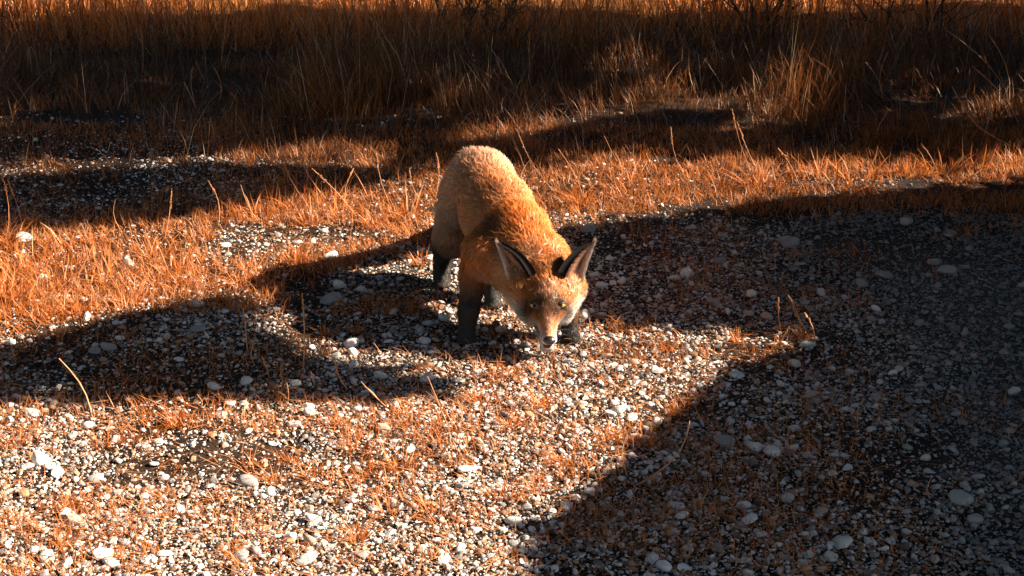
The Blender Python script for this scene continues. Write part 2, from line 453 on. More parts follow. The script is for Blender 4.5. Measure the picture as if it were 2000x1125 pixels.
def instanced_mesh(protos, P, size, rots, squash, which):
    """join many stones into one mesh"""
    Vs, Fs, off = [], [], 0
    order = []
    for k, (W, Fc) in enumerate(protos):
        id_ = np.where(which == k)[0]
        if not len(id_): continue
        ca, sa = np.cos(rots[id_]), np.sin(rots[id_])
        tx, ty = rng.normal(0, .35, len(id_)), rng.normal(0, .35, len(id_))
        Q = W[None] * size[id_, None, None]
        x = Q[..., 0] * ca[:, None] - Q[..., 1] * sa[:, None]; y = Q[..., 0] * sa[:, None] + Q[..., 1] * ca[:, None]; z = Q[..., 2] + tx[:, None] * x + ty[:, None] * y
        Q = np.stack([x, y, z], -1) + P[id_, None, :]
        Vs.append(Q.reshape(-1, 3))
        Fs.append((Fc[None] + (np.arange(len(id_)) * len(W))[:, None, None] + off).reshape(-1, 3))
        off += len(id_) * len(W); order.append(np.repeat(id_, len(W)))
    return np.concatenate(Vs), np.concatenate(Fs), np.concatenate(order)
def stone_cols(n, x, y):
    t = rng.random((n, 1)); shade_mask = sstep(.45, .9, x + .5 * (fbm(x * 2, y * 2, 15) - .5))[:, None]
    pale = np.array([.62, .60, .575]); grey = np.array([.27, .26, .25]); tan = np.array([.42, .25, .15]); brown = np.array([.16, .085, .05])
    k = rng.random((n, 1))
    shade_grey = np.array([.23, .225, .22]) * (.55 + .7 * t)  # grey for right-hand gravel, low shade contrast put into its colour
    return shade_mask * shade_grey + (1 - shade_mask) * np.where(k < .40, pale * (.8 + .35 * t), np.where(k < .64, grey * (.5 + .9 * t), np.where(k < .84, tan * (.6 + .6 * t), brown * (.6 + .8 * t))))
def scatter_tree(protos):
    ng = bpy.data.node_groups.new('gravel_scatter', 'GeometryNodeTree')
    ng.interface.new_socket('Geometry', in_out='INPUT', socket_type='NodeSocketGeometry')
    ng.interface.new_socket('Geometry', in_out='OUTPUT', socket_type='NodeSocketGeometry')
    gi = ng.nodes.new('NodeGroupInput'); go = ng.nodes.new('NodeGroupOutput')
    iop = ng.nodes.new('GeometryNodeInstanceOnPoints'); jn = ng.nodes.new('GeometryNodeJoinGeometry')
    for p in protos:
        oi = ng.nodes.new('GeometryNodeObjectInfo'); oi.inputs['Object'].default_value = p; oi.inputs['As Instance'].default_value = True
        ng.links.new(oi.outputs['Geometry'], jn.inputs[0])
    def attr(name, t):
        n = ng.nodes.new('GeometryNodeInputNamedAttribute'); n.data_type = t; n.inputs['Name'].default_value = name
        return [o for o in n.outputs if o.name == 'Attribute' and o.enabled][0]
    ng.links.new(gi.outputs[0], iop.inputs['Points']); ng.links.new(jn.outputs[0], iop.inputs['Instance'])
    iop.inputs['Pick Instance'].default_value = True
    ng.links.new(attr('idx', 'INT'), iop.inputs['Instance Index'])
    ng.links.new(attr('rot', 'FLOAT_VECTOR'), iop.inputs['Rotation'])
    ng.links.new(attr('siz', 'FLOAT_VECTOR'), iop.inputs['Scale'])
    ng.links.new(iop.outputs[0], go.inputs[0])
    return ng
def build_gravel():
    protos = []
    for i in range(12):
        W, Fc = stone_shape(1, 100 + i, .95)
        protos.append(bpy.data.objects.new('gravel_chip', new_mesh('gravel_chip', W, Fc, M_GRAVEL, i % 4 == 0)))
    ng = scatter_tree(protos)
    for name, n, s0, s1, bias, lab in (('gravel', 330000, .0015, .0050, 1.15, 'fine pale grit and pebbles between the tufts of dry grass'),
                                       ('gravel', 34000, .0045, .0105, 1.15, 'coarser pale gravel strewn over the dirt track')):
        x, y = scatter(n, 1.55, 5.2, .45, bias)
        u, v = uv_of(np.column_stack([x, y, 0 * x]))
        keep = rng.random(n) < gravel_weight(u, v, x, y)
        x, y = x[keep], y[keep]
        m = len(x)
        size = s0 + (s1 - s0) * rng.random(m) ** 2.2
        P = np.column_stack([x, y, gh(x, y) + size * rng.uniform(-.25, .4, m)]).astype(np.float32)
        me = bpy.data.meshes.new(name)
        me.vertices.add(m); me.vertices.foreach_set('co', P.ravel())
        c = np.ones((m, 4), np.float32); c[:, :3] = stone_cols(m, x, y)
        me.attributes.new('Col', 'FLOAT_COLOR', 'POINT').data.foreach_set('color', c.ravel())
        me.attributes.new('idx', 'INT', 'POINT').data.foreach_set('value', rng.integers(0, 12, m).astype(np.int32))
        rot = np.column_stack([rng.normal(0, .35, m), rng.normal(0, .35, m), rng.random(m) * 6.28]).astype(np.float32)
        me.attributes.new('rot', 'FLOAT_VECTOR', 'POINT').data.foreach_set('vector', rot.ravel())
        sz = (size[:, None] * rng.uniform(.8, 1.2, (m, 3))).astype(np.float32)
        me.attributes.new('siz', 'FLOAT_VECTOR', 'POINT').data.foreach_set('vector', np.ascontiguousarray(sz).ravel())
        me.materials.append(M_GRAVEL)
        o = link(name, me); md = o.modifiers.new('scatter', 'NODES'); md.node_group = ng
        tag(o, lab, 'gravel', kind='stuff')
build_gravel()

FOOT = [(910, 668), (1113, 668), (862, 562), (962, 600), (1076, 690)]
def build_stones():
    protos = {}
    for ci, (cn, mt) in enumerate(M_STONES):
        for i in range(12):
            W, Fc = stone_shape(1, 300 + i, .9)
            protos[cn, i] = new_mesh('stone', W, Fc, mt, i % 2 == 0)
    keyed = [(430, 818, 34), (575, 836, 34), (600, 806, 32), (172, 838, 34), (320, 1088, 36), (80, 905, 46), (112, 926, 34), (905, 920, 46), (935, 862, 24),
             (1340, 538, 36), (1320, 545, 28), (1435, 490, 26), (1097, 1025, 22), (1435, 735, 42), (1552, 712, 30), (768, 612, 26), (1022, 746, 22), (690, 720, 34), (688, 690, 32),
             (1210, 798, 34), (1235, 812, 30), (1190, 806, 26), (440, 486, 26), (1850, 540, 44), (1712, 606, 28), (1322, 998, 46), (1330, 1022, 40), (897, 1076, 30), (868, 1098, 34),
             (612, 1012, 34), (830, 668, 28), (845, 690, 26), (720, 770, 26), (450, 800, 32), (1215, 552, 28), (1175, 560, 30), (1160, 540, 24), (205, 1090, 44), (95, 1090, 40), (20, 795, 24),
             (1230, 965, 28), (1110, 990, 30), (600, 1100, 44), (640, 905, 24), (700, 805, 22), (300, 905, 24), (130, 1105, 36), (1450, 1000, 34), (1620, 1090, 36), (1770, 890, 30), (1380, 930, 30),
             (760, 655, 22), (655, 700, 24), (580, 760, 26), (420, 770, 30), (350, 715, 24), (110, 575, 20), (280, 590, 18), (335, 505, 18), (520, 485, 18), (580, 480, 20), (30, 490, 18)]
    spots = [(G(u, v)[0], G(u, v)[1], s * .5) for u, v, s in keyed]
    tries = 0
    while len(spots) < 296 and tries < 20000:
        tries += 1
        u = random.uniform(-40, 2040); v = random.choice([random.uniform(600, 1150), random.uniform(430, 1150), random.uniform(440, 700)])
        g = G(u, v)
        if random.random() > float(gravel_weight(np.array([u]), np.array([v]), g[:1], g[1:2])[0]): continue
        if any(abs(u - a) < 34 and abs(v - b) < 24 for a, b in FOOT): continue
        s = 7.5 + 17 * random.random() ** 2.0
        sw = s / F * 3.3
        if any((g[0] - a) ** 2 + (g[1] - b) ** 2 < (.022) ** 2 for a, b, _ in spots): continue
        spots.append((g[0], g[1], s * (.8 + .2 * v / 800)))
    for i, (x, y, s) in enumerate(spots):
        u, v = uv_of(np.array([[x, y, 0.0]])); u, v = float(u[0]), float(v[0])
        r = s / F * math.hypot(y, CAM_H)
        cn = 'grey' if x > .65 and random.random() < .85 else ('pale' if i < 62 else random.choices(['pale', 'grey', 'tan'], [.6, .2, .2])[0])  # right-hand stones mostly grey, shade tone put into their colour
        ki = random.randrange(12)
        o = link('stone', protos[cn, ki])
        o.location = (x, y, float(gh(x, y)) + r * .22)
        o.scale = (r, r * random.uniform(.8, 1.05), r * random.uniform(.75, 1.1))
        o.rotation_euler = (random.uniform(-.3, .3), random.uniform(-.3, .3), random.uniform(0, 6.28))
        shade = (u > 1085 and 430 < v < 640) or (v > 640 and u > 1600 - .0 and v > 640) or (v >= 690 and u > 1585 - (v - 690) * 1.25)
        size = 'large' if r > .020 else ("medium" if r > .0125 else "small")
        form = 'rounded' if ki % 2 == 0 else 'angular'
        if shade and v > 640: place = 'in the wide shadow where the low bush shades the track'
        elif shade: place = 'in the shade between the fox and the far bush'
        elif v > 930: place = 'in the sunlit foreground gravel'
        elif v > 780: place = 'in the sunlit gravel bordering the shadow of the fox'
        elif v > 590 and u < 960: place = 'in the shadow that the fox casts'
        elif v > 590: place = 'on the sunlit tip of gravel beside the nose of the fox'
        else: place = 'in the golden grass behind the fox'
        tag(o, f'{size} {form} {cn} stone {place}', 'stone', f'{size} {form} {cn} stones {place}')
build_stones()

# ------------------------------------------------------------------ grass
def blades(B, H, lean_dir, lean, width, curl, segs, c_root, c_tip):
    """B (n,3) bases -> ribbon mesh arrays"""
    n = len(B)
    L = np.stack([np.cos(lean_dir), np.sin(lean_dir), 0 * lean_dir], -1)
    side_a = lean_dir + np.pi / 2 + rng.normal(0, .7, n)
    side = np.stack([np.cos(side_a), np.sin(side_a), 0 * side_a], -1)
    rows = []; cols = []
    for k in range(segs + 1):
        t = k / segs
        ang = lean + curl * t                      # angle from vertical grows
        # integrate along the arc
        if k == 0: p = B.copy()
        else: p = p + (H / segs)[:, None] * (np.cos(a_prev)[:, None] * np.array([0, 0, 1.0]) + np.sin(a_prev)[:, None] * L)
        a_prev = ang + curl / (2 * segs)
        w = (width * (1 - .9 * t ** 1.5))[:, None]
        c = c_root * (1 - t) + c_tip * t
        if k < segs:
            rows += [p - side * w, p + side * w]; cols += [c, c]
        else:
            rows += [p]; cols += [c]
    m = 2 * segs + 1
    V = np.stack(rows, 1); V[..., 2] = np.maximum(V[..., 2], B[:, None, 2] - .01)
    Cc = np.stack(cols, 1)
    base = (np.arange(n) * m)[:, None, None]
    quads = np.array([[2 * k, 2 * k + 1, 2 * k + 3, 2 * k + 2] for k in range(segs - 1)]).reshape(-1, 4)
    tri = np.array([[2 * segs - 2, 2 * segs - 1, 2 * segs]])
    fs = []
    if len(quads): fs.append((quads[None] + base).reshape(-1, 4))
    fs.append((tri[None] + base).reshape(-1, 3))
    return V.reshape(-1, 3), fs, Cc.reshape(-1, 3)
STRAW = np.array([[.55, .150, .014], [.61, .195, .032], [.46, .110, .009], [.66, .34, .16], [.24, .055, .010]])
def grass_cols(n, pale=0.0):
    c = STRAW[rng.choice(5, n, p=[.30, .23, .18, .15, .14])] * rng.uniform(.75, 1.2, (n, 1))
    return c * (1 - pale) + np.array([.62, .36, .2]) * pale
def short_weight(u, v, x, y):
    w = .30 + 0 * u
    w = np.where(v > 780, .66, w)
    w = np.where((v > 640) & (v <= 780), .30, w)
    w = np.where((v > 600) & (v < 720) & (u > 1120) & (u < 1600), .45, w)
    w = np.where((v > 420) & (v <= 620) & (u < 860), 1.0, w)
    w = np.where((v > 410) & (v < 640) & (u > 1085), .3, w)
    w = np.where((v <= 415) & (u > 850), 1.25, w)
    w = np.where((v <= 420) & (u <= 850), .8, w)
    w = np.where((u < 420) & (v > 300) & (v < 420), .3, w)
    w = w * (1 - .75 * sstep(.25, .7, x - .25 * (y - 2.2)) * (y < 3.75))
    n = fbm(x * 4.3 + 20, y * 4.3, 61)
    return w * sstep(.44, .58, n + np.where((v < 620) & ((u < 860) | (v < 415)), .17, 0) )
def build_grass():
    n = 330000
    x, y = scatter(n, 1.5, 5.0, .45, 1.0)
    u, v = uv_of(np.column_stack([x, y, 0 * x]))
    keep = rng.random(n) < short_weight(u, v, x, y) * .62
    for a, b in FOOT[:4]:
        keep &= ~((np.abs(u - a) < 30) & (np.abs(v - b) < 16))
    x, y, u, v = x[keep], y[keep], u[keep], v[keep]; m = len(x)
    B = np.column_stack([x, y, gh(x, y) - .003])
    # blades grow from shared clump centres so that the lean has local order
    cl = vnoise(x * 14, y * 14, 5) * 12.6
    H = rng.uniform(.012, .042, m) * np.where(v < 620, 1.35, 1.0)
    V, fs, C = blades(B, H, cl + rng.normal(0, .8, m), np.abs(rng.normal(.55, .35, m)), rng.uniform(.0006, .0013, m), rng.uniform(0, 1.3, m), 2,
                      grass_cols(m) * .8, grass_cols(m, .12))
    tag(link('short_grass', new_mesh('short_grass', V, fs, M_GRASS, True, C)), 'short matted dry orange grass covering the ground around the gravel', 'grass', kind='stuff')
    # loose straw lying on the gravel
    n = 16000
    x, y = scatter(n, 1.55, 4.4, .4, 1.0)
    keep = rng.random(n) > .8 * sstep(.45, .85, x); x, y = x[keep], y[keep]; n = len(x)
    B = np.column_stack([x, y, gh(x, y) + rng.uniform(.003, .012, n)])
    V, fs, C = blades(B, rng.uniform(.015, .06, n), rng.random(n) * 6.28, rng.uniform(1.2, 1.55, n), rng.uniform(.0006, .0014, n), rng.uniform(-.1, .3, n), 2, grass_cols(n, .3), grass_cols(n, .3))
    tag(link('loose_straw', new_mesh('loose_straw', V, fs, M_GRASS, True, C)), 'loose bits of straw lying over the gravel', 'straw', kind='stuff')
    # long grass of the bank, blade colour darkened to deepen its shade
    n = 84000
    y = 4.2 + 2.2 * rng.random(n)
    x = (rng.random(n) * 2 - 1) * (.36 * y + .7)
    u, v = uv_of(np.column_stack([x, y, 0 * x]))
    w = sstep(352, 262, v + 110 * (fbm(x * 2, y * 2, 9) - .5) * 2 + 25 * (u < 480)) * (.45 + .6 * sstep(.35, .65, fbm(x * 3.5, y * 3.5, 21)))
    keep = rng.random(n) < w * .8
    x, y, u, v = x[keep], y[keep], u[keep], v[keep]; m = len(x)
    Hh = (.015 + .34 * fbm(x * 3.1, y * 3.1, 31) ** 2.2) * rng.uniform(.35, 1.5, m) * np.where(y > 5.2, .95, 1) * (.55 + .45 * sstep(335, 270, v))
    B = np.column_stack([x, y, gh(x, y) - .004])
    ldir = vnoise(x * 2.5, y * 2.5, 70) * 9 + rng.normal(0, 1.0, m)
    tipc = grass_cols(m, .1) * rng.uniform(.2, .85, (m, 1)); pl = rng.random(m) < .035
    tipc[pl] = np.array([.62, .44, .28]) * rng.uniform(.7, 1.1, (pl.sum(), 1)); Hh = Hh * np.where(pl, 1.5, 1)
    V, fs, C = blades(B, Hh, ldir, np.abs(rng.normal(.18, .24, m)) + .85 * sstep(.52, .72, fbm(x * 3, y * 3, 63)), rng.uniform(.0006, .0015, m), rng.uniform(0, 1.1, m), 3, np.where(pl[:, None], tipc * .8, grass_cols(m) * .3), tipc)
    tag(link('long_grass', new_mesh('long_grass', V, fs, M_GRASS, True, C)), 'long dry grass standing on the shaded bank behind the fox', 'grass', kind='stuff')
    # sunlit meadow beyond
    n = 40000
    y = 6.35 + 7.0 * rng.random(n) ** 1.4
    x = (rng.random(n) * 2 - 1) * (.36 * y + 1.0)
    keep = rng.random(n) < .25 + .9 * sstep(.35, .65, fbm(x * 1.5, y * 1.5, 33)); x, y = x[keep], y[keep]; n = len(x)
    B = np.column_stack([x, y, gh(x, y) - .004])
    V, fs, C = blades(B, rng.uniform(.08, .34, n) * (.5 + fbm(x, y, 4)), rng.random(n) * 6.28, np.abs(rng.normal(.3, .25, n)), rng.uniform(.0015, .0035, n), rng.uniform(0, .9, n), 2, grass_cols(n), grass_cols(n) * 1.1)
    tag(link('meadow_grass', new_mesh('meadow_grass', V, fs, M_GRASS, True, C)), 'sunlit orange meadow grass beyond the dark bank', 'grass', kind='stuff')
    # stems in front of the meadow, silhouette darkness put into their colour
    n = 7000
    y = 5.35 + 1.5 * rng.random(n); x = (rng.random(n) * 2 - 1) * (.36 * y + .6)
    keep = rng.random(n) < .15 + sstep(.38, .62, fbm(x * 2.2, y * 2.2, 52)); x, y = x[keep], y[keep]; n = len(x)
    B = np.column_stack([x, y, gh(x, y) - .004])
    dk = np.array([[.07, .035, .018]]) * rng.uniform(.4, 1.8, (n, 1))
    V, fs, C = blades(B, rng.uniform(.07, .26, n) * rng.uniform(.6, 1.5, n), rng.random(n) * 6.28, np.abs(rng.normal(.25, .25, n)), rng.uniform(.0010, .0030, n), rng.uniform(0, .6, n), 3, dk, dk)
    tag(link('silhouette_stems', new_mesh('silhouette_stems', V, fs, M_GRASS, True, C)), 'thicket of stems coloured dark as silhouettes between the bank and the meadow', 'stems', kind='stuff')
build_grass()

def build_tufts():
    protos = []
    for i in range(14):
        k = int(rng.integers(45, 130))
        a = rng.random(k) * 6.28; r = rng.uniform(.010, .03) * rng.random(k) ** .6
        B = np.column_stack([r * np.cos(a) * rng.uniform(.6, 1.6), r * np.sin(a), np.full(k, -.004)])
        V, fs, C = blades(B, rng.uniform(.014, .058, k), a + rng.normal(rng.uniform(-1, 1), 1.1, k), np.abs(rng.normal(.6, .4, k)), rng.uniform(.0005, .0012, k), rng.uniform(-.3, 2.0, k), 3, grass_cols(k) * .85, grass_cols(k, .08))
        protos.append(new_mesh('grass_tuft', V, fs, M_GRASS, True, C))
    front = [(210, 870), (490, 905), (520, 840), (110, 1000), (150, 985), (450, 1085), (965, 745), (985, 735), (890, 830), (850, 862), (780, 905), (1050, 965), (985, 975), (860, 1092), (1310, 800), (840, 1000),
             (560, 900), (600, 925), (530, 940), (640, 940), (700, 870), (740, 850), (800, 830), (720, 920), (60, 850), (30, 870), (350, 835), (310, 960), (130, 1060), (250, 1040), (660, 830), (620, 790), (560, 790),
             (480, 1100), (700, 1050), (1090, 900), (1000, 830), (1180, 860), (1250, 880), (940, 1010), (330, 1010), (20, 1030), (930, 780), (1060, 790), (1120, 830), (760, 990), (420, 970)]
    mid = [(1450, 665), (1540, 640), (1300, 680), (1380, 690), (1210, 650), (1480, 690), (1250, 700), (1530, 680), (690, 645), (720, 588), (760, 600), (640, 660), (1190, 690), (830, 720), (1370, 780), (1570, 655)]
    back = [(40, 600), (100, 560), (160, 610), (220, 540), (60, 500), (130, 480), (300, 500), (350, 530), (400, 470), (430, 430), (520, 430), (560, 410), (600, 440), (660, 430), (700, 410), (740, 450), (800, 470), (790, 430), (640, 390), (480, 560), (250, 590), (330, 560),
            (20, 640), (90, 630), (1130, 400), (1200, 380), (1300, 370), (1400, 365), (1500, 370), (1600, 360), (1680, 370), (1720, 350), (1780, 345), (1850, 350), (1920, 340), (1250, 350), (1350, 345), (1980, 335), (180, 470), (8, 470), (30, 520), (5, 590), (70, 440), (20, 560), (580, 520), (700, 500), (820, 520)]
    for lst, lab, grp, s0, s1 in ((front, 'dry orange grass tuft rooted in the sunlit gravel before the fox', 'tufts in the gravel before the fox', .7, 1.15),
                                  (mid, 'low dry grass tuft on the stony strip level with the fox', 'tufts on the strip around the fox', .55, .9),
                                  (back, 'bushy golden grass tuft in the sunlit band behind the fox', 'tufts in the sunlit band behind the fox', 1.1, 2.3)):
        for (u, v) in lst:
            g = G(u + random.uniform(-8, 8), v + random.uniform(-5, 5))
            o = link('grass_tuft', random.choice(protos)); s = random.uniform(s0, s1)
            o.location = (g[0], g[1], float(gh(g[0], g[1])))
            o.scale = (s * random.uniform(1, 1.4), s * random.uniform(1, 1.4), s); o.rotation_euler = (0, 0, random.uniform(0, 6.28))
            zz = 'large' if s > s0 + .66 * (s1 - s0) else ('middling' if s > s0 + .33 * (s1 - s0) else 'small')
            tag(o, f'{zz} {lab}', 'grass', f'{zz} {grp}')
build_tufts()

def stalk(bu, bv, tu, tv, label, group, thick=.0016, dy=None, seed=True, broken=False):
    b = G(bu, bv); b[2] = float(gh(b[0], b[1])) - .005
    t = AT(tu, tv, b[1] + (random.uniform(-.04, .04) if dy is None else dy))
    root = empty('dry_stalk', b)
    n = 6
    w = np.linspace(0, 1, n)[:, None]
    bow = np.array([random.uniform(-.022, .022), random.uniform(-.012, .012), random.uniform(-.006, .004)]) * np.linalg.norm(t - b) / .15
    pts = w * (t - b) + np.sin(w * np.pi) * bow
    V, q = tubes([(pts, np.linspace(thick, thick * .55, n))], 5)
    link('stem', new_mesh('stem', V, q, M_STALK), root)
    L = np.linalg.norm(t - b)
    if seed:
        hl = min(.05, L * .3); d = (pts[-1] - pts[-2]) / np.linalg.norm(pts[-1] - pts[-2])
        W, Fc = icosphere(0)
        Vs, Fs = [], []
        for i in range(16):
            s = i / 15
            c = pts[-1] - d * hl * (1 - s) + rng.normal(0, .0018 * (1.1 - s), 3)
            Q = W * np.array([.0013, .0013, .0013]) + (W @ d)[:, None] * d * .0032
            Vs.append(Q + c); Fs.append(Fc + 12 * i)
        link('seed_head', new_mesh('seed_head', np.concatenate(Vs), np.concatenate(Fs), M_SEED), root)
    else:
        leaf = blades(np.array([pts[2]]), np.array([L * .45]), np.array([random.uniform(0, 6.28)]), np.array([.4]), np.array([.0014]), np.array([.8]), 3, np.array([[.5, .22, .08]]), np.array([[.6, .32, .14]]))
        link('leaf', new_mesh('leaf', leaf[0], leaf[1], M_GRASS, True, leaf[2]), root)
    if group:
        lean = 'upright' if abs(t[0] - b[0]) < .12 * L else "slanting"
        size = 'long' if L > .13 else ('mid-length' if L > .08 else 'short')
        k = f'{size} {"seed-headed" if seed else "leafy"} {lean} stalk'
        label, group = f'{k} {label}', f'{k} {group}'
    tag(root, label, 'stalk', group)
def build_stalks():
    A = ('in the shadow that the fox casts on the stones', 'in the fox shadow')
    for q in [(592, 725, 590, 575), (484, 700, 475, 605), (499, 722, 497, 665), (527, 748, 512, 697), (556, 757, 553, 708), (616, 762, 607, 728), (682, 766, 655, 710), (640, 765, 632, 742)]:
        stalk(*q, *A, thick=.0017)
    stalk(182, 825, 115, 700, 'long bent straw leaning over the near gravel from a low tuft', None, .0019, seed=False)
    stalk(1232, 950, 1347, 822, 'long pale straw slanting along the edge of the broad shadow', None, .0019, dy=.1, seed=False)
    B = ('on the sunlit tip of gravel by the broad shadow', 'at the gravel tip')
    for q in [(1592, 668, 1572, 612), (1562, 640, 1540, 578), (1526, 645, 1520, 582), (1580, 640, 1548, 600), (1500, 690, 1540, 640)]:
        stalk(*q, *B, thick=.0016)
    D = ('from a tuft in the sunlit gravel before the fox', 'in the sunlit gravel')
    for q in [(555, 800, 560, 748), (880, 840, 835, 735), (990, 815, 1050, 760), (1070, 800, 1000, 750), (830, 985, 810, 900), (480, 830, 482, 778), (395, 800, 385, 770), (1228, 935, 1228, 838), (760, 800, 705, 745), (1110, 475, 1145, 420)]:
        stalk(*q, *D, thick=.0012, seed=False)
    E = ('in the sunlit grass just behind the fox', 'behind the fox')
    lst = [(600, 400, 545, 262), (640, 395, 575, 250), (720, 390, 650, 280), (760, 400, 735, 300), (5, 470, 3, 335), (45, 445, 15, 352), (320, 470, 335, 375), (240, 450, 225, 390), (1140, 390, 1090, 290), (1090, 380, 1010, 255), (1240, 370, 1180, 265),
           (1030, 350, 1000, 270), (830, 400, 800, 330), (850, 390, 852, 300), (880, 300, 865, 250), (700, 430, 610, 330), (1470, 350, 1430, 215), (1480, 345, 1440, 240), (1700, 340, 1715, 285), (1830, 345, 1800, 282), (1560, 365, 1520, 290), (510, 440, 470, 360),
           (425, 445, 408, 355), (590, 390, 600, 320), (680, 410, 690, 330), (780, 370, 790, 300), (1340, 350, 1310, 250), (1270, 380, 1262, 300), (960, 330, 945, 262)]
    for q in lst: stalk(*q, *E, thick=random.uniform(.0009, .0014), seed=random.random() < .6)
    Fg = ('in the long grass of the dark bank', 'in the dark bank')
    for q in [(598, 190, 590, 98), (575, 220, 578, 130), (385, 240, 360, 162), (690, 150, 695, 62), (660, 160, 645, 55), (795, 180, 790, 55), (825, 180, 832, 90), (905, 250, 893, 168), (950, 240, 948, 172), (1230, 150, 1228, 45), (1065, 150, 1063, 60),
              (1030, 180, 1030, 80), (465, 230, 450, 180), (1965, 250, 1930, 65), (1990, 270, 1900, 130), (1960, 200, 1850, 60), (1980, 300, 1880, 200), (1920, 280, 1860, 170), (1560, 150, 1540, 80), (1120, 240, 1090, 160), (1500, 250, 1478, 200), (1650, 180, 1620, 90)]:
        stalk(*q, *Fg, thick=.002)
    for i in range(70):
        v = random.uniform(95, 230); u = random.uniform(-20, 2020)
        h = random.uniform(70, 170) * (.8 if v > 150 else 1)
        stalk(u, v, u - random.uniform(-15, 45), v - h, *Fg, thick=random.uniform(.0012, .002), seed=random.random() < .7)
build_stalks()

def twig_bush(u, v, w, h, label, seed):
    r = np.random.default_rng(seed)
    b = G(u, v); b[2] = float(gh(b[0], b[1])) - .01
    root = empty('twiggy_bush', b)
    paths = []; tips = []
    def grow(p, d, L, rad, depth):
        n = 5; pts = [p]
        for k in range(n - 1):
            d = d + r.normal(0, .13, 3); d /= np.linalg.norm(d); pts.append(pts[-1] + d * L / (n - 1))
        paths.append((np.array(pts), np.linspace(rad, rad * .5, n)))
        if depth == 0: tips.extend(pts[2:]); return
        for k in range(4):
            q = pts[r.integers(1, n)]; e = d + r.normal(0, .6, 3); e /= np.linalg.norm(e)
            grow(q, e, L * .6, rad * .55, depth - 1)
    for i in range(7):
        d = np.array([r.normal(0, .5) * w, r.normal(0, .25), 1.0]); d /= np.linalg.norm(d)
        grow(np.array([r.normal(0, .06), r.normal(0, .04), 0]), d, h, .005, 2)
    V, q = tubes(paths, 4)
    link('branches', new_mesh('branches', V, q, M_BARK), root)
    tips = np.array(tips); k = len(tips)
    P = tips[r.integers(0, k, k)] + r.normal(0, .012, (k, 3))
    V, q, cc = leaves_mesh(P, .011, (.05, .03, .012))
    link('leaves', new_mesh('leaves', V, q, M_LEAF, False, cc), root)
    tag(root, label, 'bush')
twig_bush(1480, 110, 1.0, .30, 'dark twiggy bush standing before the glowing meadow', 1)
twig_bush(1790, 105, 1.1, .34, 'dense dark twiggy bush at the meadow edge near the slanting stalks', 2)
twig_bush(930, 105, .8, .22, 'small dark twiggy bush at the meadow edge above the fox', 3)

# ------------------------------------------------------------------ the fox
FB = np.array([-.01, 3.36, 0.0])                           # base of the fox
O = AT(1070, 591, 3.10)                                    # point between the eyes
m_ = np.array([.055, -.84, -.545]); m_ /= np.linalg.norm(m_)
l_ = np.array([1, .06, -.02]); l_ -= m_ * (l_ @ m_); l_ /= np.linalg.norm(l_)
n_ = np.cross(l_, m_); n_ = n_ if n_[2] > 0 else -n_
def HD(a, b, c=0.0): return O + a * m_ + b * n_ + c * l_
FL, FR, HL, HR = G(910, 668), G(1113, 668), G(862, 562), G(962, 600)
wither = np.array([.006, 3.29, .203]); mid = np.array([-.032, 3.43, .226]); hip = np.array([-.074, 3.565, .252])
chest = np.array([.015, 3.235, .165])
prims = []   # p0, r0, p1, r1, blend, region
def prim(p0, r0, p1, r1, k, reg): prims.append((np.array(p0, float), r0, np.array(p1, float), r1, k, reg))
prim(wither, .066, mid, .068, .03, 'body')
prim(mid, .068, hip, .066, .03, 'body')
prim(hip, .066, hip + (-.015, .045, -.012), .054, .03, 'rump')
prim(chest, .056, wither, .064, .03, 'body')
prim(mid + (0, 0, -.03), .062, chest + (0, .02, -.012), .056, .03, 'belly')
neck0 = wither + (.002, -.02, .008); neck1 = HD(-.085, -.03)
prim(neck0, .060, neck1, .049, .03, 'neck')
prim(chest + (.01, -.03, -.005), .05, HD(-.07, -.06), .045, .03, 'throat')
# head
prim(HD(-.075, -.028), .046, HD(-.018, -.026), .040, .02, 'skull')
for s in (-1, 1):
    prim(HD(-.062, -.034, s * .046), .034, HD(-.012, -.044, s * .026), .026, .022, 'cheek')
    prim(HD(-.012, -.010, s * .020), .014, HD(.004, -.014, s * .016), .012, .012, 'face')
prim(HD(-.002, -.030), .0275, HD(.065, -.036), .0138, .016, 'muzzle')
prim(HD(.066, -.040, -.007), .0105, HD(.066, -.040, .007), .0105, .006, 'muzzle')
for s in (-1, 1): prim(HD(-.012, -.060, s * .006), .020, HD(.057, -.082, s * .0075), .0062, .005, 'jaw')
prim(HD(.060, -.083, -.007), .0058, HD(.060, -.083, .007), .0058, .004, 'jaw')
# legs
def leg(pts, rads, regs, k=.014):
    for i in range(len(pts) - 1): prim(pts[i], rads[i], pts[i + 1], rads[i + 1], k if i else .03, regs[i])
def paw(g, fwd, reg='paw'):
    fwd = np.array(fwd, float); fwd /= np.linalg.norm(fwd); sd = np.array([-fwd[1], fwd[0], 0])
    prim(g + (0, 0, .022) - fwd * .012, .017, g + (0, 0, .016) + fwd * .012, .016, .008, reg)
    for t in (-1.5, -.5, .5, 1.5):
        e = fwd * (.030 - .005 * abs(t)) + sd * t * .0095
        prim(g + fwd * .012 + sd * t * .008 + (0, 0, .014), .0085, g + e + (0, 0, .0085), .0075, .004, reg)
shF = np.array([-.058, 3.245, .185])
leg([shF, (-.082, 3.275, .128), (-.094, FL[1] + .028, .062), (FL[0] + .002, FL[1] + .012, .024)], [.046, .030, .0205, .017], ['shoulder', 'fleg', 'black'])
paw(FL + (0, .012, 0), (.1, -1, 0))
leg([(.075, 3.235, .175), (.105, 3.262, .12), (FR[0] - .002, FR[1] + .03, .06), (FR[0], FR[1] + .012, .024)], [.044, .029, .0195, .0165], ['shoulder', 'fleg', 'black'])
paw(FR + (0, .012, 0), (.1, -1, 0))
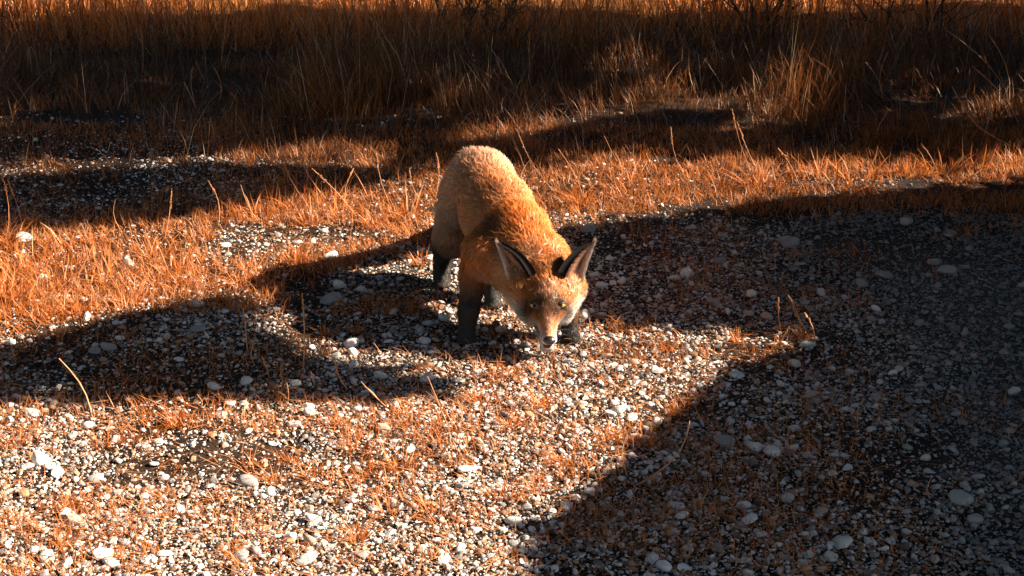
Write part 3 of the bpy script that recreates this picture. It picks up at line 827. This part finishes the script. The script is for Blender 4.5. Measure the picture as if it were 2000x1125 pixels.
leg([(-.116, 3.585, .212), (-.140, 3.525, .130), (HL[0] + .006, HL[1] + .07, .085), (HL[0], HL[1] + .012, .026)], [.050, .040, .027, .020], ['thigh', 'hleg', 'black'])
paw(HL + (0, .01, 0), (.05, -1, 0))
leg([(-.045, 3.57, .205), (-.030, 3.475, .135), (HR[0] + .004, HR[1] + .085, .085), (HR[0], HR[1] + .012, .026)], [.056, .036, .024, .018], ['thigh', 'hleg', 'black'])
paw(HR + (0, .01, 0), (.05, -1, 0))
# tail hangs low behind the body
tl = [hip + (-.022, .08, .03), np.array([-.10, 3.72, .185]), np.array([-.095, 3.82, .10]), np.array([-.085, 3.93, .06]), np.array([-.08, 4.03, .06])]
for i, (r0, r1) in enumerate(((.024, .030), (.030, .038), (.038, .036), (.036, .014))):
    prim(tl[i], r0, tl[i + 1], r1, .02, 'tail' if i < 3 else 'tailtip')

def seg_d(P, p0, r0, p1, r1):
    d = p1 - p0; L2 = d @ d + 1e-12
    t = np.clip(((P - p0) @ d) / L2, 0, 1)
    q = P - p0 - t[..., None] * d
    return np.sqrt((q * q).sum(-1)) - (r0 + (r1 - r0) * t)
def fox_surface(h=.0036):
    lo = np.array([-.24, 2.97, -.01]); hi = np.array([.21, 4.08, .36])
    ns = np.ceil((hi - lo) / h).astype(int)
    ax = [lo[i] + h * np.arange(ns[i]) for i in range(3)]
    D = np.full(ns, 1.0, np.float32)
    for p0, r0, p1, r1, k, reg in prims:
        mr = max(r0, r1) + k + .03
        a = np.clip(np.floor((np.minimum(p0, p1) - mr - lo) / h).astype(int), 0, ns); b = np.clip(np.ceil((np.maximum(p0, p1) + mr - lo) / h).astype(int), 0, ns)
        X, Y, Z = np.meshgrid(ax[0][a[0]:b[0]], ax[1][a[1]:b[1]], ax[2][a[2]:b[2]], indexing='ij')
        d = seg_d(np.stack([X, Y, Z], -1), p0, r0, p1, r1).astype(np.float32)
        s = D[a[0]:b[0], a[1]:b[1], a[2]:b[2]]
        hh = np.clip(.5 + .5 * (s - d) / k, 0, 1)
        s[...] = s * (1 - hh) + d * hh - k * hh * (1 - hh)
    ins = D < 0
    corners = [(i, j, k) for i in (0, 1) for j in (0, 1) for k in (0, 1)]
    cnt = sum(ins[i:ns[0] - 1 + i, j:ns[1] - 1 + j, k:ns[2] - 1 + k].astype(np.int8) for i, j, k in corners)
    act = np.argwhere((cnt > 0) & (cnt < 8))
    cid = np.full(cnt.shape, -1, np.int64); cid[tuple(act.T)] = np.arange(len(act))
    acc = np.zeros((len(act), 3)); num = np.zeros(len(act))
    for i, ca in enumerate(corners):
        for cb in corners:
            df = np.array(cb) - np.array(ca)
            if df.sum() != 1 or (df < 0).any(): continue
            va = D[tuple((act + ca).T)]; vb = D[tuple((act + cb).T)]
            x = (va < 0) != (vb < 0)
            t = np.where(x, va / (va - vb + 1e-12), 0)
            acc += np.where(x[:, None], np.array(ca) + t[:, None] * df, 0); num += x
    V = lo + h * (act + acc / num[:, None])
    quads = []
    for axis in range(3):
        o1, o2 = [(1, 2), (2, 0), (0, 1)][axis]
        sl0 = [slice(1, -1)] * 3; sl1 = [slice(1, -1)] * 3
        sl0[axis] = slice(0, -1); sl1[axis] = slice(1, None)
        A, B = ins[tuple(sl0)], ins[tuple(sl1)]
        for flip in (False, True):
            e = np.argwhere((A & ~B) if not flip else (~A & B))
            if not len(e): continue
            off = np.ones(3, int); off[axis] = 0
            e = e + off
            def c(d1, d2):
                q = e.copy(); q[:, o1] -= d1; q[:, o2] -= d2
                return cid[tuple(q.T)]
            f = np.stack([c(1, 1), c(0, 1), c(0, 0), c(1, 0)], -1)
            quads.append(f[:, ::-1] if flip else f)
    Q = np.concatenate(quads)
    Q = Q[(Q >= 0).all(1)]
    return V, Q
REG_DIR = {}
bk = hip - wither; bk /= np.linalg.norm(bk)
for r_ in ('body', 'rump', 'belly'): REG_DIR[r_] = (bk + (0, 0, -.15), .026, .6)
REG_DIR['rump'] = (bk * .7 + (0, 0, -.45), .026, .7)
REG_DIR['neck'] = (neck0 - neck1, .027, .55); REG_DIR['throat'] = (np.array([0, .4, -.8]), .026, .6)
REG_DIR['skull'] = (-m_, .015, .6); REG_DIR['cheek'] = (-m_ * .8 - n_ * .35, .021, .6); REG_DIR['face'] = (-m_, .005, .35)
REG_DIR['muzzle'] = (-m_, .0035, .25); REG_DIR['jaw'] = (-m_ - n_ * .2, .005, .3)
REG_DIR['shoulder'] = (np.array([0, .5, -.9]), .020, .5)
for r_ in ('fleg', 'hleg'): REG_DIR[r_] = (np.array([0, .25, -1.0]), .009, .3)
REG_DIR['thigh'] = (np.array([0, .5, -.9]), .022, .55); REG_DIR['black'] = (np.array([0, .1, -1.0]), .009, .35); REG_DIR['paw'] = (np.array([0, -.8, -.5]), .0035, .2)
REG_DIR['tail'] = (np.array([0, .9, -.3]), .03, .5); REG_DIR['tailtip'] = (np.array([0, 1.0, 0]), .03, .4)
REG_COL = {'body': (.66, .27, .09), 'rump': (.70, .42, .26), 'belly': (.64, .38, .22), 'neck': (.66, .195, .020), 'throat': (.62, .36, .19), 'skull': (.60, .20, .030), 'cheek': (.62, .25, .075),
           'face': (.58, .235, .075), 'muzzle': (.60, .225, .06), 'jaw': (.72, .68, .63), 'shoulder': (.60, .22, .055), 'fleg': (.36, .13, .05), 'hleg': (.25, .10, .05), 'thigh': (.62, .34, .18),
           'black': (.040, .036, .035), 'paw': (.022, .020, .020), 'tail': (.5, .22, .09), 'tailtip': (.75, .7, .65)}
def gauss(P, c, s): return np.exp(-((P - c) ** 2).sum(-1) / (2 * s * s))
def fox_fields(P, Nrm):
    """markings, lie and length of the coat at surface points"""
    n = len(P)
    Ds = np.stack([seg_d(P, p0, r0, p1, r1) for p0, r0, p1, r1, k, reg in prims], 1)
    W = np.exp(-(Ds - Ds.min(1, keepdims=True)) / .009); W /= W.sum(1, keepdims=True)
    dirs = np.array([REG_DIR[p[5]][0] / np.linalg.norm(REG_DIR[p[5]][0]) for p in prims])
    lens = np.array([REG_DIR[p[5]][1] for p in prims]); lift = np.array([REG_DIR[p[5]][2] for p in prims])
    cols = np.array([REG_COL[p[5]] for p in prims])
    d = W @ dirs; L = W @ lens; lf = W @ lift; c = W @ cols
    q = P - O; a, b, cc = q @ m_, q @ n_, q @ l_
    def mix(c, col, w): return c * (1 - w[:, None]) + np.array(col) * w[:, None]
    head = sstep(-.11, -.07, a) * (np.linalg.norm(q, axis=1) < .14)
    # greyer frosted back and rump
    along = (P - wither) @ bk
    trunk = sstep(.02, .12, along) * (P[:, 2] > .13)
    c = mix(c, (.74, .49, .34), trunk * sstep(.12, .32, along) * .6)
    # pale belly and throat
    under = sstep(-.2, -.75, Nrm[:, 2]) * (P[:, 2] > .09) * (1 - head)
    c = mix(c, (.66, .52, .42), under * .6)
    # dark shoulder patch: fur cross plus painted crease shadow beside the neck
    c = mix(c, (.10, .045, .02), np.clip(gauss(P, np.array([-.035, 3.225, .245]), .022) * 1.1, 0, .8))
    # black stockings
    legm = sstep(.14 + .03 * (P[:, 1] > 3.42), .07, P[:, 2]) * (1 - head) * (1 - W[:, [i for i, p in enumerate(prims) if p[5] in ('throat', 'neck', 'tail', 'tailtip', 'jaw', 'cheek', 'skull', 'muzzle')]].sum(1))
    c = mix(c, (.040, .036, .035), np.clip(legm, 0, 1))
    # head: white cheeks below, white lips and chin
    edge = -.030 - .006 * sstep(-.02, -.07, a) + .004 * sstep(.04, .06, np.abs(cc))
    headw = W[:, [i for i, p in enumerate(prims) if p[5] in ('cheek', 'skull', 'muzzle', 'jaw', 'face')]].sum(1)
    head = head * headw
    white = sstep(edge + .012, edge - .012, b) * head * sstep(-.085, -.05, a)
    c = mix(c, (.78, .74, .69), white)
    lip = sstep(.000, .020, a) * sstep(-.030, -.038, b + .1 * 0) * head
    c = mix(c, (.78, .74, .69), lip)
    # pale forehead flecks and blaze
    c = mix(c, (.66, .42, .27), head * sstep(-.055, -.03, a) * sstep(.006, -.012, a) * sstep(.035, .01, np.abs(cc)) * .6)
    c = mix(c, (.62, .36, .22), head * sstep(.0, .02, a) * sstep(.013, .005, np.abs(cc)) * .7)
    # dark crown between the ears
    c = mix(c, (.07, .03, .012), head * sstep(-.044, -.060, a) * sstep(-.11, -.09, a) * sstep(.04, .02, np.abs(cc)) * (b > -.03) * .85)
    for s in (-1, 1):
        c = mix(c, (.03, .018, .012), np.clip(1.4 * gauss(P, HD(-.082, .010, s * .040), .013), 0, .95))
    # dark line from the eye towards the nose, dark eye rims
    for s in (-1, 1):
        e = np.column_stack([a, b, cc - s * .027])
        c = mix(c, (.03, .018, .012), np.clip(1.8 * np.exp(-((a - .003) ** 2 / (2 * .0085 ** 2) + (cc - s * .026) ** 2 / (2 * .0145 ** 2))), 0, 1) * head * (b > -.04) * .95)
        tt = (a - .006) / .035
        line = np.exp(-((cc - s * (.019 - .004 * tt)) ** 2) / (2 * .0042 ** 2)) * (tt > -.2) * sstep(1.0, .3, tt) * head
        c = mix(c, (.10, .035, .015), line * .85)
    return d, L, lf, c
def unit(v): return v / (np.linalg.norm(v, axis=-1, keepdims=True) + 1e-12)

M_COAT = attr_material('fox_coat', .85, .1)
M_FUR = blade_material('fox_fur', .42, 'nrm', .04, .45)
M_EYE = None
def eye_material():
    m, nt, out = material('amber_eye')
    b = N(nt, 'ShaderNodeBsdfPrincipled'); b.inputs['Roughness'].default_value = .12; b.inputs['Specular IOR Level'].default_value = .25
    tc = N(nt, 'ShaderNodeTexCoord'); sp = N(nt, 'ShaderNodeSeparateXYZ'); nt.links.new(tc.outputs['Object'], sp.inputs[0])
    r = ramp(nt, sp.outputs['Z'], [(.0, (.01, .008, .006)), (.55, (.012, .008, .006)), (.62, (.24, .11, .02)), (.74, (.60, .34, .09)), (.90, (.50, .27, .07)), (.945, (.006, .005, .005))])
    nt.links.new(r.outputs[0], b.inputs['Base Color']); nt.links.new(b.outputs[0], out.inputs[0])
    return m
def orient(z, x):
    z = z / np.linalg.norm(z); x = x - z * (x @ z); x /= np.linalg.norm(x)
    return np.column_stack([x, np.cross(z, x), z])
def build_fox():
    root = empty('fox', FB)
    tag(root, 'red fox with black legs crouching forward, head lowered to the gravel', 'fox')
    V, Q = fox_surface()
    # smooth
    e = np.concatenate([Q[:, [0, 1]], Q[:, [1, 2]], Q[:, [2, 3]], Q[:, [3, 0]]]); e = np.concatenate([e, e[:, ::-1]])
    cnt = np.bincount(e[:, 0], minlength=len(V))
    for _ in range(2):
        avg = np.stack([np.bincount(e[:, 0], weights=V[e[:, 1], i], minlength=len(V)) for i in range(3)], 1) / cnt[:, None]
        V = V * .5 + avg * .5
    fn = np.cross(V[Q[:, 2]] - V[Q[:, 0]], V[Q[:, 3]] - V[Q[:, 1]])
    if (fn * (V[Q].mean(1) - V.mean(0))).sum() < 0: Q = Q[:, ::-1]; fn = -fn
    vn = np.zeros_like(V)
    for k in range(4): np.add.at(vn, Q[:, k], fn)
    vn = unit(vn)
    d, L, lf, c = fox_fields(V, vn)
    link('body', new_mesh('body', V - FB, Q, M_COAT, True, c * .8), root)
    # ---- coat of hair
    area = np.linalg.norm(fn, axis=1)
    q = V[Q].mean(1) - O
    dens = np.where(np.linalg.norm(q, axis=1) < .13, 2.6, 1.0) * np.where(V[Q].mean(1)[:, 1] > 3.68, .4, 1)
    pr = area * dens; n = 150000
    fi = rng.choice(len(Q), n, p=pr / pr.sum())
    uu, vv = rng.random((n, 1)), rng.random((n, 1))
    def itp(A): return (A[Q[fi, 0]] * (1 - uu) + A[Q[fi, 1]] * uu) * (1 - vv) + (A[Q[fi, 3]] * (1 - uu) + A[Q[fi, 2]] * uu) * vv
    P = itp(V); Nn = unit(itp(vn))
    d, L, lf, c = fox_fields(P, Nn)
    qa = P - O; a, b, cc = qa @ m_, qa @ n_, qa @ l_
    keep = np.ones(n, bool)
    for s in (-1, 1):
        keep &= ~(((a - .003) / .0115) ** 2 + ((cc - s * .0268) / .0160) ** 2 < 1) | (b < -.05)
    keep &= ~((a > .040) & (b > -.079) & (b < -.052) & (np.abs(cc) < .0125))
    keep &= ~((a > .066) & (b > -.046) & (np.abs(cc) < .013))
    P, Nn, d, L, lf, c, a, b, cc = [x[keep] for x in (P, Nn, d, L, lf, c, a, b, cc)]; n = len(P)
    d = d + rng.normal(0, .30, (n, 3)) + (vnoise(P[:, 0] * 60 + P[:, 2] * 31, P[:, 1] * 60, 8) - .5)[:, None] * np.array([.6, 0, .25])
    tang = unit(d - Nn * (d * Nn).sum(-1, keepdims=True))
    L = L * rng.uniform(.55, 1.25, n)
    dir0 = unit(tang + Nn * (lf * rng.uniform(.5, 1.5, n))[:, None]); dir1 = unit(tang + Nn * (lf * .35)[:, None] + np.array([0, 0, -.12]))
    w = np.clip(L * .045, .00028, .0011)[:, None] * rng.uniform(.7, 1.2, (n, 1))
    side = unit(np.cross(dir0, Nn + rng.normal(0, .4, (n, 3))))
    p1 = P + dir0 * (L * .5)[:, None]; p2 = p1 + dir1 * (L * .5)[:, None]
    Vh = np.stack([P - side * w, P + side * w, p1 - side * w * .8, p1 + side * w * .8, p2], 1).reshape(-1, 3)
    k = np.arange(n)[:, None] * 5
    quads = k + np.array([[0, 1, 3, 2]]); tris = k + np.array([[2, 3, 4]])
    jit = rng.uniform(.65, 1.3, (n, 1)) * (.8 + .4 * vnoise(P[:, 0] * 150 + P[:, 2] * 90, P[:, 1] * 150, 44))[:, None]
    tipw = ((rng.random(n) < .30) * ((P - wither) @ bk > .0) * (P[:, 2] > .12) * .55 + (rng.random(n) < .25) * (a > -.06) * (np.abs(cc) < .05) * (np.linalg.norm(P - O, axis=1) < .1) * .28)[:, None]
    c0 = c * jit * .72; c1 = c * jit; c2 = np.clip(c * jit * 1.12 * (1 - tipw) + np.array([.80, .72, .64]) * tipw, 0, .9)
    C = np.stack([c0, c0, c1, c1, c2], 1).reshape(-1, 3)
    clump = np.stack([vnoise(P[:, 0] * 130 + P[:, 2] * 70, P[:, 1] * 130 + P[:, 2] * 40, 90 + i) for i in range(3)], 1) - .5
    Nh = unit(Nn + rng.normal(0, .22, (n, 3)) + clump * .55 + dir1 * .2)
    link('fur', new_mesh('fur', Vh - FB, [quads, tris], M_FUR, True, C, attr={'nrm': np.repeat(Nh, 5, 0)}), root)['kind'] = 'stuff'
    # ---- ears
    m_in = attr_material('ear_skin', .8, .1)
    for s in (-1, 1):
        base = HD(-.060, -.004, s * .053); tip = HD(-.118, .056, s * .104)
        ax = tip - base; Lr = np.linalg.norm(ax); axu = ax / Lr
        face = unit(.70 * m_ + .60 * n_ + s * .45 * l_); face = unit(face - axu * (face @ axu))
        wd = np.cross(axu, face); wd = wd if wd @ l_ > 0 else -wd
        nu, nv = 17, 15
        Vo, Vi, cin, cout = [], [], [], []
        for j in range(nv):
            t = j / (nv - 1)
            hw = .0245 * (1 - t) ** .80 * (1 + .42 * t) + .0008
            for i in range(nu):
                x = i / (nu - 1) * 2 - 1
                q = x * s                                    # +1 towards the cheek, -1 towards the crown
                cup = .014 * (1 - abs(x) ** 2.4) * (1 - .6 * t)
                p = base + axu * Lr * t * (1 + .02 * q) + wd * hw * x - face * (cup - .012 * (1 - t)) - wd * s * .006 * math.sin(t * 3.14)
                th = .0022 + .004 * (1 - t)
                Vi.append(p); Vo.append(p - face * th - wd * s * (.017 * (1 - t) ** .45 * max(0, .25 - q) / 1.25) + n_ * .004 * max(0, -q) * (1 - t))
                e = abs(x)
                pale = np.array([.72, .48, .35]); pink = np.array([.64, .36, .24]); dk = np.array([.025, .016, .014])
                core = min(1, 1.15 * math.exp(-((x - s * .25) / .20) ** 2) * math.exp(-((t - .44) / .22) ** 2))
                cin.append(pink * (1 - core) + dk * core if e < .78 else (pale + (np.array([.74, .62, .54]) - pale) * max(0, (q - .7) / .3) if q > 0 else np.array([.010, .007, .006])))
                cout.append(np.array([.007, .006, .006]) + np.array([.10, .035, .01]) * max(0, .12 - t))
        Vi, Vo = np.array(Vi), np.array(Vo)
        k = np.arange(nu * nv).reshape(nv, nu); nn = nu * nv
        f = np.stack([k[:-1, :-1], k[:-1, 1:], k[1:, 1:], k[1:, :-1]], -1).reshape(-1, 4)
        rim = []
        loop = list(k[:, 0][::-1]) + list(k[0, 1:]) + list(k[1:, -1]) + list(k[-1, ::-1][1:])
        for i in range(len(loop)):
            aa, bb = loop[i], loop[(i + 1) % len(loop)]
            if aa != bb: rim.append([aa, bb, bb + nn, aa + nn])
        Va = np.concatenate([Vi, Vo])
        ear = link('ear', new_mesh('ear', Va - FB, [f, f[:, ::-1] + nn, np.array(rim)], m_in, True, np.concatenate([cin, cout])), root)
        # hair on the ear: pale tufts inside, short black outside
        K = 5200
        ii, jj = rng.integers(0, nu - 1, K), rng.integers(0, nv - 1, K); fu, fv = rng.random((K, 1)), rng.random((K, 1))
        outer = rng.random(K) < .5
        A = np.where(outer[:, None, None], Vo.reshape(1, nv * nu, 3)[:, [0]], Vi.reshape(1, nv * nu, 3)[:, [0]]) * 0
        def g(Arr, sel):
            Z = np.array(Arr).reshape(nv, nu, 3)
            return (Z[jj, ii] * (1 - fu) + Z[jj, ii + 1] * fu) * (1 - fv) + (Z[jj + 1, ii] * (1 - fu) + Z[jj + 1, ii + 1] * fu) * fv
        Pp = np.where(outer[:, None], g(Vo, 0), g(Vi, 0)); Cc = np.where(outer[:, None], g(cout, 0), g(cin, 0))
        xi = (ii + fu[:, 0]) / (nu - 1) * 2 - 1
        nrm = np.where(outer[:, None], -face, face) + wd * xi[:, None] * np.where(outer, .8, -.5)[:, None]; nrm = unit(nrm)
        dr = unit(axu + rng.normal(0, .3, (K, 3)) + nrm * .35 + np.where((~outer & (np.abs(xi) > .6))[:, None], -wd * np.sign(xi)[:, None] * .7, 0))
        Lh = rng.uniform(.004, .009, K) * np.where(~outer & (np.abs(xi) > .55), 1.6, 1)
        sd = unit(np.cross(dr, nrm + rng.normal(0, .3, (K, 3)))) * .0004
        Vh = np.stack([Pp - sd, Pp + sd, Pp + dr * Lh[:, None]], 1).reshape(-1, 3)
        link('ear_hair', new_mesh('ear_hair', Vh - FB, np.arange(3 * K).reshape(K, 3), M_FUR, True, np.repeat(Cc * rng.uniform(.8, 1.25, (K, 1)), 3, 0), attr={'nrm': np.repeat(nrm, 3, 0)}), ear)['kind'] = 'stuff'
    # ---- eyes
    me_mat = eye_material(); lid_mat = simple('eyelid', (.018, .012, .010), .5, .3, 120, .3)
    W, Fc = icosphere(3)
    for s in (-1, 1):
        c = HD(.001, -.0088, s * .0265)
        look = unit(unit(C0 - c) + .05 * m_ + s * .05 * l_)
        Ro = orient(look, l_)
        o = link('eye', new_mesh('eyeball', W, Fc, me_mat, True), root)
        from mathutils import Matrix
        o.location = c - FB; o.scale = (.0122,) * 3
        o.rotation_euler = Matrix(Ro.tolist()).to_euler()
        # almond lids: two curved bands meeting at the corners
        n = 15
        Vl, Fl = [], []
        for sg, amp in ((1, .19), (-1, .38)):
            off = len(Vl)
            for i in range(n):
                th = (i / (n - 1) * 2 - 1) * 1.12
                tilt = .24 * th * s
                op = sg * amp * (math.cos(th * 1.38) ** .8 if abs(th * 1.38) < 1.57 else 0) + tilt
                for r2, ph in ((1.03, op), (1.12, op + sg * .16), (1.10, op + sg * .5), (.9, op + sg * 1.0)):
                    p = np.array([math.sin(th) * math.cos(ph), math.sin(ph), math.cos(th) * math.cos(ph)]) * r2 * .0122
                    Vl.append(Ro @ p + c)
            for i in range(n - 1):
                for j in range(3):
                    A = off + i * 4 + j; Fl.append([A, A + 4, A + 5, A + 1])
        link('eyelid', new_mesh('eyelid', np.array(Vl) - FB, np.array(Fl), lid_mat, True), o)
    for o in root.children:
        if o.name.startswith('eye'):
            for ch in o.children:
                ch.matrix_parent_inverse = o.matrix_basis.inverted()
    # ---- nose
    m_nose = simple('wet_nose', (.012, .011, .011), .28, .6, 500, .3, .4, .3)
    W, Fc = icosphere(3)
    x, y, z = W[:, 0].copy(), W[:, 1].copy(), W[:, 2].copy()      # x lateral, y up (n), z forward (m)
    X = x * .0132 * (1 - .28 * np.clip(-y, 0, 1)); Y = y * .0094; Z = z * .0105
    for s in (-1, 1):
        dd = (X - s * .0062) ** 2 / .0028 ** 2 + (Y + .0015) ** 2 / .0026 ** 2
        Z -= .005 * np.exp(-dd) * (z > 0)
    Z -= .0018 * np.exp(-(X / .0011) ** 2) * (z > 0) * (Y < .001)
    Pn = HD(.0745, -.0315)[None] + X[:, None] * l_ + Y[:, None] * n_ + Z[:, None] * m_
    link('nose', new_mesh('nose', Pn - FB, Fc, m_nose, True), root)
    # ---- open mouth: dark gum and tongue between the jaws
    m_gum = simple('mouth_lining', (.035, .010, .008), .4, .4, 200, .4)
    Pm = HD(.053, -.0635)[None] + (W[:, 0] * .0115)[:, None] * l_ + (W[:, 1] * .0130)[:, None] * n_ + (W[:, 2] * .0165)[:, None] * m_
    mo = link('mouth', new_mesh('mouth', Pm - FB, Fc, m_gum, True), root)
    m_t = simple('tongue', (.42, .13, .10), .35, .5, 300, .2)
    tg = W.copy(); Pt = HD(.040, -.0725)[None] + (tg[:, 0] * .0068)[:, None] * l_ + (tg[:, 1] * .003)[:, None] * n_ + (tg[:, 2] * .016)[:, None] * m_
    link('tongue', new_mesh('tongue', Pt - FB, Fc, m_t, True), mo)
    # ---- whiskers
    paths = []
    for s in (-1, 1):
        for i in range(9):
            p = HD(.042 + .003 * (i % 3) * 2, -.040 - .004 * (i // 3), s * .016)
            dr = unit(s * l_ * 1.0 - m_ * random.uniform(-.1, .5) - n_ * random.uniform(-.1, .5))
            Lw = random.uniform(.03, .055)
            paths.append((np.array([p, p + dr * Lw * .5, p + dr * Lw - n_ * .006]), np.array([.0003, .0002, .0001])))
    Vw, qw = tubes(paths, 3)
    link('whiskers', new_mesh('whiskers', Vw - FB, qw, simple('whisker', (.05, .045, .04), .4), True), root)
build_fox()
